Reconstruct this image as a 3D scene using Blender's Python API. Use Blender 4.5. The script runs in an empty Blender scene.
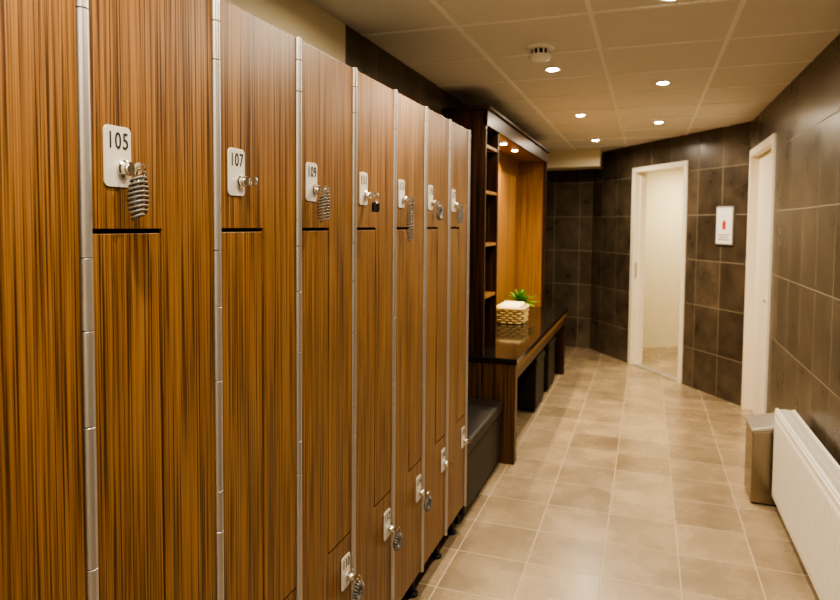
import bpy, math, random
from mathutils import Vector, Matrix
random.seed(4)
S=bpy.context.scene
C=bpy.context.collection
# ------------------------------------------------------------ parameters
HC=1.60; CEIL=2.52; XR=0.836; XL=-1.34; D=-0.862
W=0.337; S0=0.802
# ------------------------------------------------------------ materials
def newmat(n):
    m=bpy.data.materials.new(n); m.use_nodes=True
    nt=m.node_tree; b=nt.nodes['Principled BSDF']
    return m,nt,b
def plain(n,c,r=.5,metal=0,bump=0,bscale=60,var=0.0,spec=.5,coat=0):
    m,nt,b=newmat(n)
    b.inputs['Roughness'].default_value=r; b.inputs['Metallic'].default_value=metal
    b.inputs['Specular IOR Level'].default_value=spec
    b.inputs['Coat Weight'].default_value=coat
    tc=nt.nodes.new('ShaderNodeTexCoord'); no=nt.nodes.new('ShaderNodeTexNoise')
    no.inputs['Scale'].default_value=bscale; no.inputs['Detail'].default_value=3
    nt.links.new(tc.outputs['Object'],no.inputs['Vector'])
    mx=nt.nodes.new('ShaderNodeMix'); mx.data_type='RGBA'
    mx.inputs[6].default_value=(*[x*(1-var) for x in c],1); mx.inputs[7].default_value=(*[min(1,x*(1+var)) for x in c],1)
    nt.links.new(no.outputs['Fac'],mx.inputs[0]); nt.links.new(mx.outputs[2],b.inputs['Base Color'])
    if bump:
        bp=nt.nodes.new('ShaderNodeBump'); bp.inputs['Strength'].default_value=bump; bp.inputs['Distance'].default_value=.002
        nt.links.new(no.outputs['Fac'],bp.inputs['Height']); nt.links.new(bp.outputs[0],b.inputs['Normal'])
    return m
def wood(n,dark,mid,light,scale=(60,260,2.2),r=.36,pos=(.56,.70,.86),low=.22):
    m,nt,b=newmat(n)
    N=nt.nodes; L=nt.links
    tc=N.new('ShaderNodeTexCoord'); oi=N.new('ShaderNodeObjectInfo')
    mp=N.new('ShaderNodeMapping'); mp.inputs['Scale'].default_value=scale
    ad=N.new('ShaderNodeVectorMath'); ad.operation='ADD'
    ml=N.new('ShaderNodeMath'); ml.operation='MULTIPLY'; ml.inputs[1].default_value=37
    L.new(oi.outputs['Random'],ml.inputs[0]); L.new(tc.outputs['Object'],mp.inputs['Vector'])
    L.new(mp.outputs[0],ad.inputs[0]); L.new(ml.outputs[0],ad.inputs[1])
    n1=N.new('ShaderNodeTexNoise'); n1.inputs['Scale'].default_value=1; n1.inputs['Detail'].default_value=2; n1.inputs['Roughness'].default_value=.5; n1.inputs['Distortion'].default_value=.35
    L.new(ad.outputs[0],n1.inputs['Vector'])
    n2=N.new('ShaderNodeTexNoise'); n2.inputs['Scale'].default_value=.16; n2.inputs['Detail'].default_value=1
    L.new(ad.outputs[0],n2.inputs['Vector'])
    n3=N.new('ShaderNodeTexNoise'); n3.inputs['Scale'].default_value=3.0; n3.inputs['Detail'].default_value=2
    L.new(ad.outputs[0],n3.inputs['Vector'])
    a=N.new('ShaderNodeMath'); a.operation='MULTIPLY_ADD'; a.inputs[1].default_value=low
    L.new(n2.outputs['Fac'],a.inputs[0]); 
    s=N.new('ShaderNodeMath'); s.operation='MULTIPLY'; s.inputs[1].default_value=1.17-low; L.new(n1.outputs['Fac'],s.inputs[0]); L.new(s.outputs[0],a.inputs[2])
    a2=N.new('ShaderNodeMath'); a2.operation='MULTIPLY_ADD'; a2.inputs[1].default_value=.25; L.new(n3.outputs['Fac'],a2.inputs[0]); L.new(a.outputs[0],a2.inputs[2])
    cr=N.new('ShaderNodeValToRGB'); e=cr.color_ramp.elements
    e[0].position=pos[0]; e[0].color=(*dark,1); e[1].position=pos[2]; e[1].color=(*light,1)
    x=e.new(pos[1]); x.color=(*mid,1)
    L.new(a2.outputs[0],cr.inputs[0]); L.new(cr.outputs[0],b.inputs['Base Color'])
    b.inputs['Roughness'].default_value=r
    bp=N.new('ShaderNodeBump'); bp.inputs['Strength'].default_value=.15; bp.inputs['Distance'].default_value=.001
    L.new(n1.outputs['Fac'],bp.inputs['Height']); L.new(bp.outputs[0],b.inputs['Normal'])
    return m
def tile(n,c1,c2,gr,w,h,ox=0,oy=0,mortar=.003,r=.4,rv=.1,bump=.5,nscale=6,nvar=.35,offset=0.0):
    m,nt,b=newmat(n); N=nt.nodes; L=nt.links
    tc=N.new('ShaderNodeTexCoord'); mp=N.new('ShaderNodeMapping'); mp.inputs['Location'].default_value=(ox,oy,0)
    L.new(tc.outputs['UV'],mp.inputs['Vector'])
    br=N.new('ShaderNodeTexBrick'); br.offset=offset; br.squash=1
    br.inputs['Scale'].default_value=1; br.inputs['Brick Width'].default_value=w; br.inputs['Row Height'].default_value=h
    br.inputs['Mortar Size'].default_value=mortar; br.inputs['Mortar Smooth'].default_value=.2; br.inputs['Bias'].default_value=0
    br.inputs['Color1'].default_value=(*c1,1); br.inputs['Color2'].default_value=(*c2,1); br.inputs['Mortar'].default_value=(*gr,1)
    L.new(mp.outputs[0],br.inputs['Vector'])
    no=N.new('ShaderNodeTexNoise'); no.inputs['Scale'].default_value=nscale; no.inputs['Detail'].default_value=6; no.inputs['Roughness'].default_value=.6
    L.new(tc.outputs['Object'],no.inputs['Vector'])
    mr=N.new('ShaderNodeMapRange'); mr.inputs[1].default_value=.3; mr.inputs[2].default_value=.7; mr.inputs[3].default_value=1-nvar; mr.inputs[4].default_value=1+nvar
    L.new(no.outputs['Fac'],mr.inputs[0])
    vm=N.new('ShaderNodeVectorMath'); vm.operation='SCALE'; L.new(br.outputs['Color'],vm.inputs[0]); L.new(mr.outputs[0],vm.inputs['Scale'])
    mg=N.new('ShaderNodeMix'); mg.data_type='RGBA'; mg.inputs[7].default_value=(*gr,1)
    L.new(br.outputs['Fac'],mg.inputs[0]); L.new(vm.outputs[0],mg.inputs[6])
    L.new(mg.outputs[2],b.inputs['Base Color'])
    m2=N.new('ShaderNodeMapRange'); m2.inputs[3].default_value=r-rv; m2.inputs[4].default_value=r+rv; L.new(no.outputs['Fac'],m2.inputs[0])
    m3=N.new('ShaderNodeMath'); m3.operation='MAXIMUM'; m3.inputs[1].default_value=0
    sc=N.new('ShaderNodeMath'); sc.operation='MULTIPLY'; sc.inputs[1].default_value=.85; L.new(br.outputs['Fac'],sc.inputs[0])
    L.new(m2.outputs[0],m3.inputs[0]); L.new(sc.outputs[0],m3.inputs[1]); L.new(m3.outputs[0],b.inputs['Roughness'])
    inv=N.new('ShaderNodeMath'); inv.operation='SUBTRACT'; inv.inputs[0].default_value=1; L.new(br.outputs['Fac'],inv.inputs[1])
    bp=N.new('ShaderNodeBump'); bp.inputs['Strength'].default_value=bump; bp.inputs['Distance'].default_value=.002
    L.new(inv.outputs[0],bp.inputs['Height']); L.new(bp.outputs[0],b.inputs['Normal'])
    return m
def emis(n,c,s):
    m,nt,b=newmat(n); b.inputs['Base Color'].default_value=(*c,1)
    b.inputs['Emission Color'].default_value=(*c,1); b.inputs['Emission Strength'].default_value=s; return m
M_zebra=wood('zebrano_laminate',(.058,.026,.0095),(.172,.083,.029),(.275,.142,.052),scale=(60,270,2.0),low=.10,pos=(.575,.68,.84))
M_dwood=wood('dark_wood_veneer',(.012,.005,.003),(.040,.017,.008),(.08,.034,.015),scale=(90,90,1.6),r=.32)
M_bwood=wood('brown_wood_veneer',(.030,.013,.006),(.085,.040,.017),(.15,.078,.032),scale=(150,150,1.6),r=.36)
M_mwood=wood('warm_wood_veneer',(.17,.075,.020),(.28,.140,.042),(.38,.205,.070),scale=(170,170,1.6),r=.4)
M_floor=tile('floor_tile',(.385,.300,.198),(.275,.210,.138),(.50,.41,.29),.34,.34,ox=.16,oy=.1,mortar=.0028,r=.27,rv=.08,nscale=4,nvar=.20,bump=.3)
M_dtile=tile('wall_tile_dark',(.125,.097,.068),(.084,.064,.044),(.27,.23,.17),.34,.44,oy=.05,mortar=.0035,r=.30,rv=.10,nscale=4,nvar=.38)
M_cream=plain('cream_paint',(.80,.72,.53),.7,bump=.15,var=.03,bscale=30)
M_frame=plain('door_frame_paint',(.86,.79,.65),.4,var=.02)
M_ceil=plain('ceiling_panel',(.80,.77,.70),.95,bump=.8,bscale=220,var=.06,spec=.1)
M_tbar=plain('ceiling_tbar',(.94,.91,.84),.5,var=.02)
M_alu=plain('anodised_aluminium',(.48,.46,.44),.36,metal=.75,var=.05)
M_chrome=plain('polished_metal',(.72,.71,.68),.16,metal=1,var=.02)
M_coil=plain('coil_plastic_grey',(.15,.142,.13),.2,var=.1,spec=.9)
M_plate=plain('lock_plate',(.60,.57,.51),.35,metal=.15,var=.03)
M_black=plain('black_plastic',(.015,.014,.013),.4,var=.1)
M_gap=plain('locker_carcass_dark',(.018,.011,.007),.7,var=.1)
M_ink=plain('number_ink',(.02,.018,.016),.6)
M_leather=plain('dark_upholstery',(.018,.0135,.011),.5,bump=.4,bscale=180,var=.2)
M_gloss=plain('black_glass_top',(.022,.017,.014),.08,var=.1,spec=.6)
M_steel=plain('brushed_steel',(.36,.31,.25),.27,metal=1,bump=.1,bscale=120,var=.08)
M_lid_lit=plain('brushed_steel_lid_lit',(.60,.56,.50),.3,metal=.8,bump=.1,bscale=120,var=.05)  # lighter copy of the bin steel; the lid's reflected light is in the colour
M_rad=plain('radiator_enamel',(.84,.79,.70),.35,var=.02)
M_white=plain('white_plastic',(.97,.95,.90),.45,var=.01)
M_grille=plain('detector_grille',(.05,.045,.04),.6)
M_wick=plain('wicker',(.62,.47,.22),.7,bump=1,bscale=90,var=.45)
M_wickd=plain('wicker_core',(.14,.09,.035),.8,var=.3)
M_towel=plain('towel_cotton',(.86,.78,.55),.95,bump=1,bscale=250,var=.06)
M_leaf=plain('leaf_green',(.12,.32,.035),.5,var=.4,bscale=20)
M_red=plain('sign_red',(.55,.06,.04),.6)
M_paper=plain('sign_paper',(.80,.79,.75),.6,var=.02)
M_bulb=emis('downlight_lens',(1,.92,.74),60)
M_seam=plain('skirting_dark',(.05,.038,.028),.5)
# ------------------------------------------------------------ mesh helpers
def mesh(name,verts,faces,mats,parent=None,bevel=0,smooth=False,fm=None,uv=None,seg=2):
    me=bpy.data.meshes.new(name); me.from_pydata([tuple(v) for v in verts],[],faces)
    if not isinstance(mats,(list,tuple)): mats=[mats]
    for m in mats: me.materials.append(m)
    if fm:
        for p,i in zip(me.polygons,fm): p.material_index=i
    if uv:
        l=me.uv_layers.new(name='UVMap')
        for p in me.polygons:
            for li in p.loop_indices: l.data[li].uv=uv(me.vertices[me.loops[li].vertex_index].co,p.normal)
    if smooth:
        for p in me.polygons: p.use_smooth=True
    me.update()
    o=bpy.data.objects.new(name,me); C.objects.link(o)
    if bevel:
        b=o.modifiers.new('bevel','BEVEL'); b.width=bevel; b.segments=seg; b.limit_method='ANGLE'
    if parent: o.parent=parent
    return o
BF=[(0,3,2,1),(4,5,6,7),(0,1,5,4),(1,2,6,5),(2,3,7,6),(3,0,4,7)]
def bv(a,b):
    x0,y0,z0=a;x1,y1,z1=b
    return [(x0,y0,z0),(x1,y0,z0),(x1,y1,z0),(x0,y1,z0),(x0,y0,z1),(x1,y0,z1),(x1,y1,z1),(x0,y1,z1)]
def box(name,a,b,mat,parent=None,bevel=0,seg=2):
    return mesh(name,bv(a,b),BF,mat,parent,bevel,seg=seg)
def boxes(name,lst,mat,parent=None,bevel=0):
    V=[];F=[];fm=[]
    for it in lst:
        k=len(V); V+=bv(it[0],it[1]); F+=[tuple(i+k for i in f) for f in BF]; fm+=[it[2] if len(it)>2 else 0]*6
    return mesh(name,V,F,mat,parent,bevel,fm=fm)
def prism(name,poly,x0,x1,mat,parent=None,bevel=0):
    n=len(poly); V=[(x0,y,z) for y,z in poly]+[(x1,y,z) for y,z in poly]
    F=[tuple(reversed(range(n))),tuple(range(n,2*n))]+[(i,(i+1)%n,(i+1)%n+n,i+n) for i in range(n)]
    return mesh(name,V,F,mat,parent,bevel)
def lathe(name,prof,center,axis,mat,parent=None,n=28,smooth=True):
    V=[];F=[]
    for r,h in prof:
        for i in range(n):
            a=2*math.pi*i/n; c,s=r*math.cos(a),r*math.sin(a)
            v={'z':(c,s,h),'x':(h,c,s),'y':(s,h,c)}[axis]
            V.append((v[0]+center[0],v[1]+center[1],v[2]+center[2]))
    for k in range(len(prof)-1):
        for i in range(n):
            j=(i+1)%n; F.append((k*n+i,k*n+j,(k+1)*n+j,(k+1)*n+i))
    F.append(tuple(reversed(range(n)))); F.append(tuple(range((len(prof)-1)*n,len(prof)*n)))
    o=mesh(name,V,F,mat,parent)
    if smooth:
        for p in o.data.polygons[:-2]: p.use_smooth=True
        e=o.modifiers.new('es','EDGE_SPLIT'); e.split_angle=math.radians(40)
    return o
def tube(name,pts,r,mat,parent=None,n=8,closed=False):
    V=[];F=[];P=[Vector(p) for p in pts]; m=len(P); up=None
    for i,p in enumerate(P):
        t=(P[(i+1)%m]-P[i-1]) if closed else (P[min(i+1,m-1)]-P[max(i-1,0)])
        t.normalize()
        if up is None: up=t.orthogonal().normalized()
        a=(up-t*up.dot(t)).normalized(); up=a; b=t.cross(a)
        for k in range(n):
            g=2*math.pi*k/n; V.append(p+a*r*math.cos(g)+b*r*math.sin(g))
    for i in range(m if closed else m-1):
        i2=(i+1)%m
        for k in range(n): k2=(k+1)%n; F.append((i*n+k,i*n+k2,i2*n+k2,i2*n+k))
    if not closed: F.append(tuple(reversed(range(n)))); F.append(tuple(range((m-1)*n,m*n)))
    return mesh(name,V,F,mat,parent,smooth=True)
def empty(name,loc=(0,0,0)):
    e=bpy.data.objects.new(name,None); C.objects.link(e); e.empty_display_size=.1; return e
def rrect(cy,cz,w,h,r,n=5):
    P=[]
    for sx,sz,a0 in ((1,-1,-90),(1,1,0),(-1,1,90),(-1,-1,180)):
        for i in range(n+1):
            a=math.radians(a0+90*i/n); P.append((cy+sx*(w/2-r)+r*math.cos(a),cz+sz*(h/2-r)+r*math.sin(a)))
    return P
def wallbox(V,F,fm,uvs,p0,p1,z0,z1,th,mi=0,u0=0):
    d=Vector((p1[0]-p0[0],p1[1]-p0[1])); L=d.length; d/=L; nrm=Vector((d.y,-d.x))*th
    k=len(V)
    for off in (0,1):
        for (q,u) in ((p0,0),(p1,L)):
            for z in (z0,z1):
                V.append((q[0]+nrm.x*off,q[1]+nrm.y*off,z)); uvs.append((u0+u,z))
    F+= [tuple(k+i for i in f) for f in ((0,1,3,2),(4,6,7,5),(0,4,5,1),(2,3,7,6),(1,5,7,3),(0,2,6,4))]
    fm+=[mi]*6
def wall(name,segs,mats):
    V=[];F=[];fm=[];uvs=[]
    for s in segs: wallbox(V,F,fm,uvs,*s)
    o=mesh(name,V,F,mats,fm=fm)
    l=o.data.uv_layers.new(name='UVMap')
    for p in o.data.polygons:
        for li in p.loop_indices: l.data[li].uv=uvs[o.data.loops[li].vertex_index]
    return o
# ------------------------------------------------------------ room shell
YB=-1.6
A=Vector((-.67,8.53)); B=Vector((XR,6.26)); AB=(B-A); LAB=AB.length; t=AB.normalized(); nn=Vector((-t.y,t.x)) # away normal
if nn.y<0: nn=-nn
uvp=lambda co,n:(co.x,co.y)
floor=mesh('floor',bv((-2.6,YB-.1,-.06),(3.4,12.4,0)),BF,M_floor,uv=uvp)
ceil=mesh('ceiling',bv((-2.6,YB-.1,CEIL),(3.4,12.4,CEIL+.06)),BF,M_ceil)
gx=[-.855,-.255,.345]; bars=[]
for x in gx: bars.append(((x-.011,YB,CEIL-.005),(x+.011,8.4,CEIL+.001)))
y=YB+.3
while y<8.4:
    bars.append(((XL,y-.011,CEIL-.0045),(XR,y+.011,CEIL+.001))); y+=.6
boxes('t_bar_grid',bars,M_tbar,ceil)
wall('wall_left',[((XL,2.72),(XL,YB),0,CEIL,.1,1),((XL,7.3),(XL,2.72),0,CEIL,.1,0,.2),((-2.5,7.3),(XL-.1,7.3),0,CEIL,-.1,0)],[M_dtile,M_cream])
DY0,DY1,DH=5.10,6.22,2.26
wall('wall_right',[((XR,YB),(XR,DY0),0,CEIL,.12,0,0),((XR,DY0),(XR,DY1),DH,CEIL,.12,0,DY0-YB),((XR,DY1),(XR,6.27),0,CEIL,.12,0,DY1-YB)],[M_dtile])
wall('wall_rear',[((XR,YB),(XL-.1,YB),0,CEIL,-.1)],[M_cream])
l0,l1=.332*LAB,.69*LAB
def AP(s,o=0): v=A+t*s+nn*o; return (v.x,v.y)
th=-.12 if Vector((t.y,-t.x)).dot(nn)<0 else .12
wall('wall_back',[(AP(0),AP(l0),0,CEIL,th,0,.1),(AP(l0),AP(l1),DH,CEIL,th,0,.1+l0),(AP(l1),AP(LAB),0,CEIL,th,0,.0+l1),
                  ((-2.5,8.9),(A.x,A.y),0,CEIL,th,0,0)],[M_dtile])
wall('wall_alcove',[((-2.5,7.3),(-2.5,8.9),0,CEIL,-.1)],[M_dtile])
v=Vector((A.x+.12,A.y-.2)); zb=2.31
mesh('trim_bulkhead',[(-2.45,8.35,zb),(v.x,7.95,zb),(v.x,8.34,zb),(-2.45,8.86,zb),(-2.45,8.35,CEIL-.001),(v.x,7.95,CEIL-.001),(v.x,8.34,CEIL-.001),(-2.45,8.86,CEIL-.001)],BF,M_cream)
def RP(s,o): v=A+t*s+nn*o; return (v.x,v.y)
wall('wall_annex_left',[(RP(l0-.9,.13),RP(l0-.9,2.6),0,CEIL,.1 ),],[M_cream])
wall('wall_annex_back',[(RP(l0-1.0,2.6),RP(l1+.9,2.6),0,CEIL,th)],[M_cream])
wall('wall_annex_right',[(RP(l1+.5,.14),RP(l1+.5,2.6),0,CEIL,.1)],[M_cream])
# ------------------------------------------------------------ doors
def orient(o,origin,ang): o.matrix_world=Matrix.Translation((origin[0],origin[1],0))@Matrix.Rotation(ang,4,'Z')
ang=math.atan2(t.y,t.x)
d1=empty('door_1')
w1=l1-l0; f=.055
def dbox(n,a,b,m,p,bev=.003): 
    return box(n,a,b,m,p,bev)
wd,hh=w1,DH
dbox('jamb_left',(0,-.015,0),(f,.135,hh),M_frame,d1); dbox('jamb_right',(wd-f,-.015,0),(wd,.135,hh),M_frame,d1)
dbox('head',(f,-.015,hh-f),(wd-f,.135,hh),M_frame,d1)
dbox('stop_left',(f,.06,0),(f+.014,.135,hh-f),M_frame,d1); dbox('stop_right',(wd-f-.014,.06,0),(wd-f,.135,hh-f),M_frame,d1)
dbox('strike_plate',(f,.015,1.0),(f+.003,.04,1.18),M_alu,d1,.001)
dbox('threshold',(f,0,0),(wd-f,.12,.006),M_alu,d1,.001)
dbox('leaf',(wd-f-.045,.14,.01),(wd-f-.003,1.02,hh-f-.004),M_frame,d1)
orient(d1,AP(l0),ang)
if (Matrix.Rotation(ang,2)@Vector((0,1))).dot(nn)<0: d1.scale.y=-1
d2=empty('door_2'); fw=.06
boxes('frame',[((XR-.018,DY0,0),(XR+.12,DY0+fw,DH)),((XR-.018,DY1-fw,0),(XR+.12,DY1,DH)),((XR-.018,DY0+fw,DH-fw),(XR+.12,DY1-fw,DH))],M_frame,d2,.003)
box('leaf',(XR+.05,DY0+fw+.002,.008),(XR+.09,DY1-fw-.002,DH-fw-.002),M_frame,d2,.003)
lathe('handle_rose',[(.025,0),(.025,-.008),(.010,-.009),(.010,-.05)],(XR+.05,DY0+.14,1.05),'x',M_alu,d2)
tube('handle_lever',[(XR+.002,DY0+.14,1.05),(XR-.002,DY0+.17,1.05),(XR-.002,DY0+.26,1.05)],.009,M_alu,d2)
# ------------------------------------------------------------ lockers
ZB,ZT=.145,2.075; ZS1,ZS2=1.583,.625; TH=.018; XF=D
def key_set(par,cy,cz,kind,tag):
    x=XF+.003
    prism('lock_plate'+tag,rrect(cy,cz,.060,.104,.010),XF,XF+.003,M_plate,par,.0008)
    ly,lz=cy+.012,cz-.020
    lathe('lock_cylinder'+tag,[(.0155,0),(.0155,.004),(.012,.006),(.012,.016),(.0105,.018),(.004,.018)],(x,ly,lz),'x',M_chrome,par,24)
    box('key_blade'+tag,(x+.016,ly-.0012,lz-.004),(x+.024,ly+.0012,lz+.004),M_chrome,par)
    # flat oval key bow
    n=18; V=[];F=[]
    for sx in (-1,1):
        for q in (1,.45):
            for i in range(n):
                a=2*math.pi*i/n; V.append((x+.034+.0125*q*math.cos(a),ly+.0014*sx,lz+.0105*q*math.sin(a)))
    for i in range(n):
        j=(i+1)%n
        F+=[(i,j,n+j,n+i),(2*n+i,3*n+i,3*n+j,2*n+j),(i,2*n+i,2*n+j,j),(n+i,n+j,3*n+j,3*n+i)]
    mesh('key_bow'+tag,V,F,M_chrome,par)
    kx=x+.036
    if kind=='none': return
    ring=[(kx+.007*math.cos(a),ly+.003*math.cos(a),lz-.010+.011*math.sin(a)) for a in [2*math.pi*i/20 for i in range(20)]]
    tube('key_ring'+tag,ring,.0015,M_chrome,par,6,True)
    if kind=='tag':
        lathe('key_tag'+tag,[(.004,0),(.013,.002),(.013,.028),(.009,.032)],(kx,ly,lz-.054),'z',M_black,par,16); return
    turns,ln,R={'short':(9,.072,.0135),'long':(14,.14,.0115),'loop':(18,.10,.010)}[kind]
    pts=[]
    n=turns*16
    for i in range(n+1):
        u=i/n; a=2*math.pi*turns*u
        if kind=='loop':
            g=2*math.pi*u*.95+math.pi/2; RR=.023; cyy,czz=ly+RR*math.cos(g),lz-.042+RR*math.sin(g)
            r2=.0072
            pts.append((kx+r2*math.sin(a),cyy+r2*math.cos(a)*math.cos(g),czz+r2*math.cos(a)*math.sin(g)))
        else:
            R2=R*(.78+.38*math.sin(u*math.pi))
            tx=.004*math.sin(a+.6)
            pts.append((kx-.004-.006*math.sin(u*math.pi)+R2*math.cos(a),ly+R2*math.sin(a)+.005*math.sin(u*3),lz-.012-ln*u+.005*math.cos(a)+tx*.3))
    tube('wrist_coil'+tag,pts,.0025,M_coil,par,8)
kinds={0:'short',1:'none',2:'short',3:'tag',4:'long',5:'loop',6:'short'}
low={2:'loop',3:'loop',4:'loop',5:'none',6:'none'}
for i in range(-3,7):
    a=S0+i*W; b=a+W; e=empty('locker')
    box('carcass',(XL+.005,a,ZB),(XF-TH-.004,b,ZT-.003),M_gap,e)
    y0=a+.0125; y1=b-.0125; mid=(y0+y1)/2+.002; g=.0022
    prism('upper_door',[(y0,ZS1+.004),(mid-g,ZS1+.004),(mid+g,ZS1+.004),(mid+g,ZS2+.003),(y1,ZS2+.003),(y1,ZT),(y0,ZT)],XF-TH,XF,M_zebra,e,.0012)
    prism('lower_door',[(y0,ZB),(y1,ZB),(y1,ZS2-.003),(mid-g,ZS2-.003),(mid-g,ZS1-.004),(y0,ZS1-.004)],XF-TH,XF-.001,M_zebra,e,.0012)
    br=[ZB-.01,.42,.50,.93,1.02,1.26,1.42,1.54,1.94,2.02,ZT+.004]
    for s in [a]+([b] if i==6 else []):
        for k in range(len(br)-1):
            rr=.0105
            z0,z1=br[k]+.0007,br[k+1]-.0007
            lathe('hinge_profile_%d'%k,[(rr-.0006,z0),(rr,z0+.0006),(rr,z1-.0006),(rr-.0006,z1)],(XF-.002,s,0),'z',M_alu,e,16)
    for yy in (a+.04,b-.04) if i==6 else (a+.04,):
        for xx in (XF-.06,XL+.06):
            lathe('foot',[(.028,0),(.028,.008),(.014,.012),(.014,ZB)],(xx,yy,0),'z',M_black,e,16)
    cy=a+.066
    key_set(e,cy,1.711,kinds.get(i,'short'),'_upper')
    key_set(e,b-.055,.515,low.get(i,'short'),'_lower')
    for (yy,zz,nm) in ((cy,1.737,str(105+2*i)),(b-.055,.541,str(106+2*i))):
        cu=bpy.data.curves.new('number','FONT'); cu.body=nm; cu.size=.036; cu.align_x='CENTER'; cu.align_y='CENTER'; cu.extrude=.0004; cu.offset=.0001; cu.space_character=1.15
        o=bpy.data.objects.new('number',cu); C.objects.link(o); o.data.materials.append(M_ink)
        o.matrix_world=Matrix.Translation((XF+.0035,yy,zz))@Matrix.Rotation(math.pi/2,4,'Z')@Matrix.Rotation(math.pi/2,4,'X')
        o.scale=(.80,1.12,1); o.parent=e
    if i==6: box('end_panel',(XL+.005,b+.012,ZB),(XF,b+.030,ZT),M_dwood,e,.001)
YE=S0+7*W+.03
# ------------------------------------------------------------ bench
bn=empty('upholstered_bench')
box('plinth',(XL+.02,YE+.03,0),(-.915,4.13,.05),M_black,bn)
box('body',(XL+.01,YE+.02,.05),(-.880,4.14,.36),M_leather,bn,.012)
box('seat_pad',(XL+.01,YE+.015,.362),(-.870,4.145,.435),M_leather,bn,.02,4)
# ------------------------------------------------------------ dressing counter + cabinet
vc=empty('dressing_counter'); Y0,Y1=4.16,7.0
box('countertop',(XL+.005,Y0,.672),(-.79,Y1,.712),M_gloss,vc,.003)
box('apron',(-.835,Y0+.05,.55),(-.812,Y1-.05,.671),M_bwood,vc,.002)
box('apron_lip',(-.811,Y0+.05,.625),(-.803,Y1-.01,.671),M_mwood,vc,.001)
box('end_panel_near',(XL+.005,Y0+.005,0),(-.80,Y0+.085,.671),M_bwood,vc,.002)
box('end_panel_far',(XL+.005,Y1-.085,0),(-.81,Y1-.005,.671),M_dwood,vc,.002)
box('modesty_panel',(XL+.005,Y0+.09,.08),(XL+.03,Y1-.09,.67),M_dwood,vc)
cb=empty('dressing_cabinet'); XC=-1.03; zc=.713; ZTOP=2.365; ZU=2.275
Ya,Yb,Yc=4.20,4.60,6.92
box('side_near',(XL+.005,Ya,zc),(XC,Ya+.03,ZTOP),M_dwood,cb,.002)
box('divider',(XL+.005,Yb-.03,zc),(XC,Yb,ZU),M_dwood,cb,.002)
box('side_far',(XL+.005,Yc-.03,zc),(XC,Yc,ZU),M_mwood,cb,.002)
box('side_far_stile',(XC-.03,Yc-.034,zc),(XC+.003,Yc+.004,ZU),M_dwood,cb,.002)
box('back_shelf',(XL+.005,Ya+.03,zc),(XL+.02,Yb-.03,ZU),M_bwood,cb)
box('back_niche',(XL+.005,Yb,zc),(XL+.02,Yc-.03,ZU),M_mwood,cb)
for k,z in enumerate((1.09,1.45,1.81,2.12)):
    box('shelf_%d'%k,(XL+.02,Ya+.03,z),(XC-.005,Yb-.03,z+.022),M_mwood,cb,.001)
box('canopy_soffit',(XL+.005,Ya+.03,ZU),(XC-.022,Yc,ZU+.02),M_mwood,cb)
box('canopy_fascia',(XC-.02,Ya,ZU-.015),(XC+.01,Yc+.01,ZTOP),M_dwood,cb,.002)
box('canopy_end',(XL+.005,Yc-.02,ZU+.02),(XC-.02,Yc+.01,ZTOP),M_dwood,cb,.002)
box('canopy_top',(XL+.005,Ya+.03,ZTOP-.02),(XC-.021,Yc-.02,ZTOP),M_dwood,cb)
box('cornice',(XL+.005,Ya-.01,ZTOP+.001),(XC+.03,Yc+.03,ZTOP+.025),M_dwood,cb,.004)
def stool(yc):
    e=empty('stool')
    box('cushion',(-1.22,yc-.23,.40),(-.85,yc+.23,.47),M_leather,e,.02,4)
    box('upholstered_base',(-1.21,yc-.22,.03),(-.86,yc+.22,.398),M_leather,e,.008)
    for sx in (-1.20,-.91):
        for sy in (yc-.21,yc+.17): box('glide',(sx,sy,0),(sx+.04,sy+.04,.03),M_black,e,.003)
stool(5.62); stool(6.35)
# ------------------------------------------------------------ basket with towels, plant
bk=empty('wicker_basket'); bx,by,bz=-1.15,5.78,.713
V=[];F=[];n=32
def sq(a,w,d):
    c,s=math.cos(a),math.sin(a); p=6; k=(abs(c)**p+abs(s)**p)**(-1/p); return (w*c*k,d*s*k)
prof=[(.9,0),(.93,.03),(.96,.07),(.99,.12),(1.0,.128),(.99,.134),(.95,.125),(.91,.02)]
for q,h in prof:
    for i in range(n):
        X,Y=sq(2*math.pi*i/n,.125*q,.165*q); V.append((bx+X,by+Y,bz+h))
for k in range(len(prof)-1):
    for i in range(n): j=(i+1)%n; F.append((k*n+i,k*n+j,(k+1)*n+j,(k+1)*n+i))
F.append(tuple(range((len(prof)-1)*n,len(prof)*n))); F.append(tuple(reversed(range(n))))
mesh('basket_shell',V,F,M_wickd,bk,smooth=True)
for k in range(6):
    pts=[]
    for i in range(96):
        a=2*math.pi*i/96; q=.93+.014*k; w=.008*math.sin(12*a+k*math.pi); X,Y=sq(a,.125*q+w,.165*q+w); pts.append((bx+X,by+Y,bz+.011+k*.022))
    tube('weave_%d'%k,pts,.0085,M_wick,bk,6,True)
pts=[(bx+sq(2*math.pi*i/64,.13,.17)[0],by+sq(2*math.pi*i/64,.13,.17)[1],bz+.138) for i in range(64)]
tube('rim',pts,.011,M_wick,bk,8,True)
for k in range(4):
    yy=by-.100+k*.067
    lathe('rolled_towel_%d'%k,[(.010,-.095),(.028,-.093),(.032,-.08),(.032,.08),(.028,.093),(.010,.095)],(bx,yy,bz+.135+.010*(k%2)),'x',M_towel,bk,20)
pl=empty('potted_fern'); px,py=-1.15,6.20
lathe('pot',[(.055,0),(.07,.10),(.075,.11),(.066,.11),(.060,.10)],(px,py,bz),'z',M_wick,pl,24)
V=[];F=[]
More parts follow.
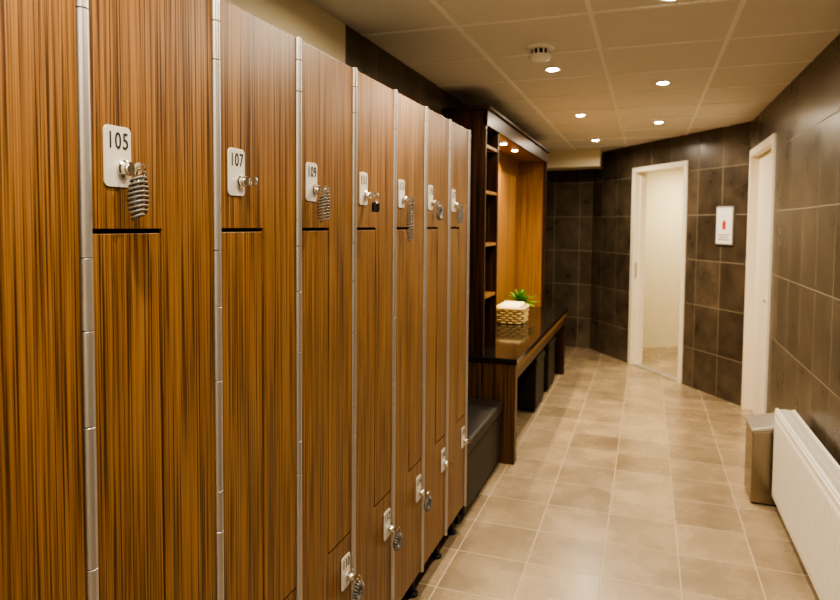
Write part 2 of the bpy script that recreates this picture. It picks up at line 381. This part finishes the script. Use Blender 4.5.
for k in range(100):
    az=random.uniform(0,2*math.pi); L=random.uniform(.13,.24); tilt=random.uniform(.15,1.3)
    for s in range(7):
        u=s/6; r=L*math.sin(tilt)*u; z=bz+.11+L*math.cos(tilt)*u*1.05-.08*u*u
        w=.014*math.sin(math.pi*min(1,u*.93+.07))+.001
        c=Vector((px+r*math.cos(az),py+r*math.sin(az),z)); q=Vector((-math.sin(az),math.cos(az),0))*w
        c.x=max(c.x,XL+.045); c.y=max(c.y,5.99)
        V+= [c-q,c+q]
        if s: m=len(V); F.append((m-4,m-3,m-1,m-2))
mesh('fronds',V,F,M_leaf,pl)
# ------------------------------------------------------------ ceiling lights
def lamp(name,loc,power,size,parent,spread=150,col=(1,.865,.675)):
    l=bpy.data.lights.new(name,'AREA'); l.shape='DISK'; l.size=size; l.energy=power; l.color=col; l.spread=math.radians(spread)
    o=bpy.data.objects.new(name,l); C.objects.link(o); o.location=loc; o.parent=parent
spots=[(-.55,.55),(-.55,2.20),(-.55,3.86),(-.55,5.52),(-.55,7.16),(.07,-.5),(.07,1.15),(.07,2.79),(.07,4.43),(.07,6.09),(-.55,-1.1)]
for x,y in spots:
    e=empty('ceiling_downlight')
    lathe('bezel',[(.030,-.001),(.030,-.004),(.044,-.007),(.048,-.004),(.048,.0)],(x,y,CEIL),'z',M_white,e,32)
    lathe('lens',[(.032,-.003),(.032,-.007),(.024,-.010)],(x,y,CEIL),'z',M_bulb,e,24)
    lamp('lamp',(x,y,CEIL-.014),16,.07,e,170)
for y in (5.3,5.78):
    e=empty('cabinet_downlight')
    lathe('bezel',[(.032,-.001),(.036,-.004),(.036,0)],(-1.15,y,ZU),'z',M_chrome,e,24)
    lathe('lens',[(.027,-.004),(.027,-.006),(.02,-.007)],(-1.15,y,ZU),'z',M_bulb,e,24)
    lamp('lamp',(-1.15,y,ZU-.012),11,.05,e,140,(1,.76,.42))
v=RP((l0+l1)/2-.5,1.2)
e=empty('annex_fill_lamp')  # unseen lamp and glowing shade, added to light the room behind the doorway
lathe('fill_shade',[(.15,0),(.15,-.04),(.12,-.06),(.02,-.065)],(v[0],v[1],CEIL),'z',emis('annex_fill_glow',(1,.9,.7),3),e,32)
lamp('lamp',(v[0],v[1],CEIL-.075),32,.25,e,170,(1,.86,.60))
# smoke detector: base, slotted sensing chamber, domed cap
e=empty('smoke_detector'); sx_,sy_=-.545,3.36
lathe('base',[(.072,0),(.072,-.014),(.066,-.020)],(sx_,sy_,CEIL),'z',M_white,e,36)
lathe('chamber',[(.044,-.020),(.044,-.046)],(sx_,sy_,CEIL),'z',M_grille,e,32)
for k in range(12):
    a=2*math.pi*k/12; cx,cy_=sx_+.050*math.cos(a),sy_+.050*math.sin(a)
    lathe('rib_%d'%k,[(.0045,-.019),(.0045,-.047)],(cx,cy_,CEIL),'z',M_white,e,8)
lathe('cap',[(.057,-.046),(.058,-.056),(.050,-.068),(.030,-.074),(.008,-.076)],(sx_,sy_,CEIL),'z',M_white,e,36)
# ------------------------------------------------------------ sign
sg=empty('wall_sign')
c=A+t*(.895*LAB)
box('frame',(-.115,-.016,1.43),(.115,-.001,1.785),M_alu,sg,.002)
box('paper',(-.102,-.018,1.443),(.102,-.0165,1.772),M_paper,sg)
box('pictogram_body',(-.022,-.0195,1.575),(.022,-.0182,1.63),M_red,sg)
mesh('pictogram_roof',[(-.03,-.0195,1.63),(.03,-.0195,1.63),(0,-.0195,1.665),(-.03,-.0182,1.63),(.03,-.0182,1.63),(0,-.0182,1.665)],[(0,1,2),(5,4,3),(0,3,4,1),(1,4,5,2),(2,5,3,0)],M_red,sg)
boxes('text_lines',[((-.07,-.0192,1.52-k*.022),(.07-.02*(k%2),-.0182,1.526-k*.022)) for k in range(3)],M_ink,sg)
orient(sg,(c.x,c.y),ang)
# ------------------------------------------------------------ radiator
rd=empty('panel_radiator'); r0,r1=2.35,4.02; rz0,rz1=.075,.575; xf=.70
V=[];F=[]; pts=[]; y=r0+.02
pts.append((r0+.004,0))
while y<r1-.03:
    pts+=[(y,0),(y+.006,.006),(y+.022,.006),(y+.028,0)]; y+=.0345
pts.append((r1-.004,0))
rows=[(rz0,.006),(rz0+.008,0),(rz0+.03,0),(rz0+.045,1),(rz1-.045,1),(rz1-.03,0),(rz1-.008,0),(rz1,.006)]
for z,k in rows:
    for (yy,dx) in pts:
        V.append((xf-dx if k==1 else xf+k,yy,z))
m=len(pts)
for a in range(len(rows)-1):
    for i in range(m-1): F.append((a*m+i,a*m+i+1,(a+1)*m+i+1,(a+1)*m+i))
mesh('front_panel',V,F,M_rad,rd)
box('front_panel_core',(xf+.004,r0+.003,rz0),(xf+.014,r1-.003,rz1-.002),M_rad,rd)
box('rear_panel',(xf+.085,r0+.003,rz0),(xf+.10,r1-.003,rz1-.005),M_rad,rd)
for yy in (r0,r1-.003): box('side_cover',(xf+.002,yy,rz0+.02),(xf+.10,yy+.003,rz1+.003),M_rad,rd,.001)
sl=[((xf+.004,r0,rz1+.001),(xf+.018,r1,rz1+.007)),((xf+.086,r0,rz1+.001),(xf+.10,r1,rz1+.007)),((xf+.045,r0,rz1+.001),(xf+.057,r1,rz1+.005))]
y=r0
while y<r1: sl.append(((xf+.018,y,rz1+.001),(xf+.086,y+.007,rz1+.005))); y+=.022
boxes('top_grille',sl,M_rad,rd)
for yy in (r0+.2,r1-.2):
    box('wall_bracket',(xf+.10,yy,.12),(XR-.001,yy+.03,.5),M_rad,rd)
tube('supply_pipe',[(xf+.05,r1-.06,rz0+.01),(xf+.05,r1-.06,0.001)],.009,M_chrome,rd)
tube('return_pipe',[(xf+.05,r1-.11,rz0+.01),(xf+.05,r1-.11,0.001)],.009,M_chrome,rd)
# ------------------------------------------------------------ waste bin
wb=empty('waste_bin'); bx0,bx1,by0,by1=.60,.825,4.06,4.32
mesh('body',[(bx0,by0,0.01),(bx1,by0,0.01),(bx1,by1,0.01),(bx0,by1,0.01),(bx0,by0,.42),(bx1,by0,.46),(bx1,by1,.46),(bx0,by1,.42)],BF,M_steel,wb,.004)
box('foot_ring',(bx0+.01,by0+.01,0),(bx1-.01,by1-.01,.012),M_black,wb)
mesh('sloped_lid',[(bx0-.006,by0-.006,.423),(bx1,by0-.006,.463),(bx1,by1+.006,.463),(bx0-.006,by1+.006,.423),(bx0-.006,by0-.006,.438),(bx1,by0-.006,.498),(bx1,by1+.006,.498),(bx0-.006,by1+.006,.438)],BF,M_lid_lit,wb,.003)
# ------------------------------------------------------------ world + camera
w=bpy.data.worlds.new('World'); S.world=w; w.use_nodes=True
w.node_tree.nodes['Background'].inputs[0].default_value=(1,.85,.65,1); w.node_tree.nodes['Background'].inputs[1].default_value=.1
cam=bpy.data.cameras.new('camera'); co=bpy.data.objects.new('camera',cam); C.objects.link(co); S.camera=co
F_=640; cam.sensor_width=36; cam.lens=F_/840*36; cam.shift_y=-43.3/840
cam.dof.use_dof=True; cam.dof.focus_distance=1.4; cam.dof.aperture_fstop=5.6
co.matrix_world=Matrix.Translation((0,0,HC))@Matrix.Rotation(math.atan(227/F_),4,'Z')@Matrix.Rotation(math.pi/2-math.atan(.051),4,'X')@Matrix.Rotation(.0085,4,'Z')
cam.clip_start=.02
try:
    S.view_settings.view_transform='AgX'; S.view_settings.look='AgX - High Contrast'
except Exception as ex: print(ex)
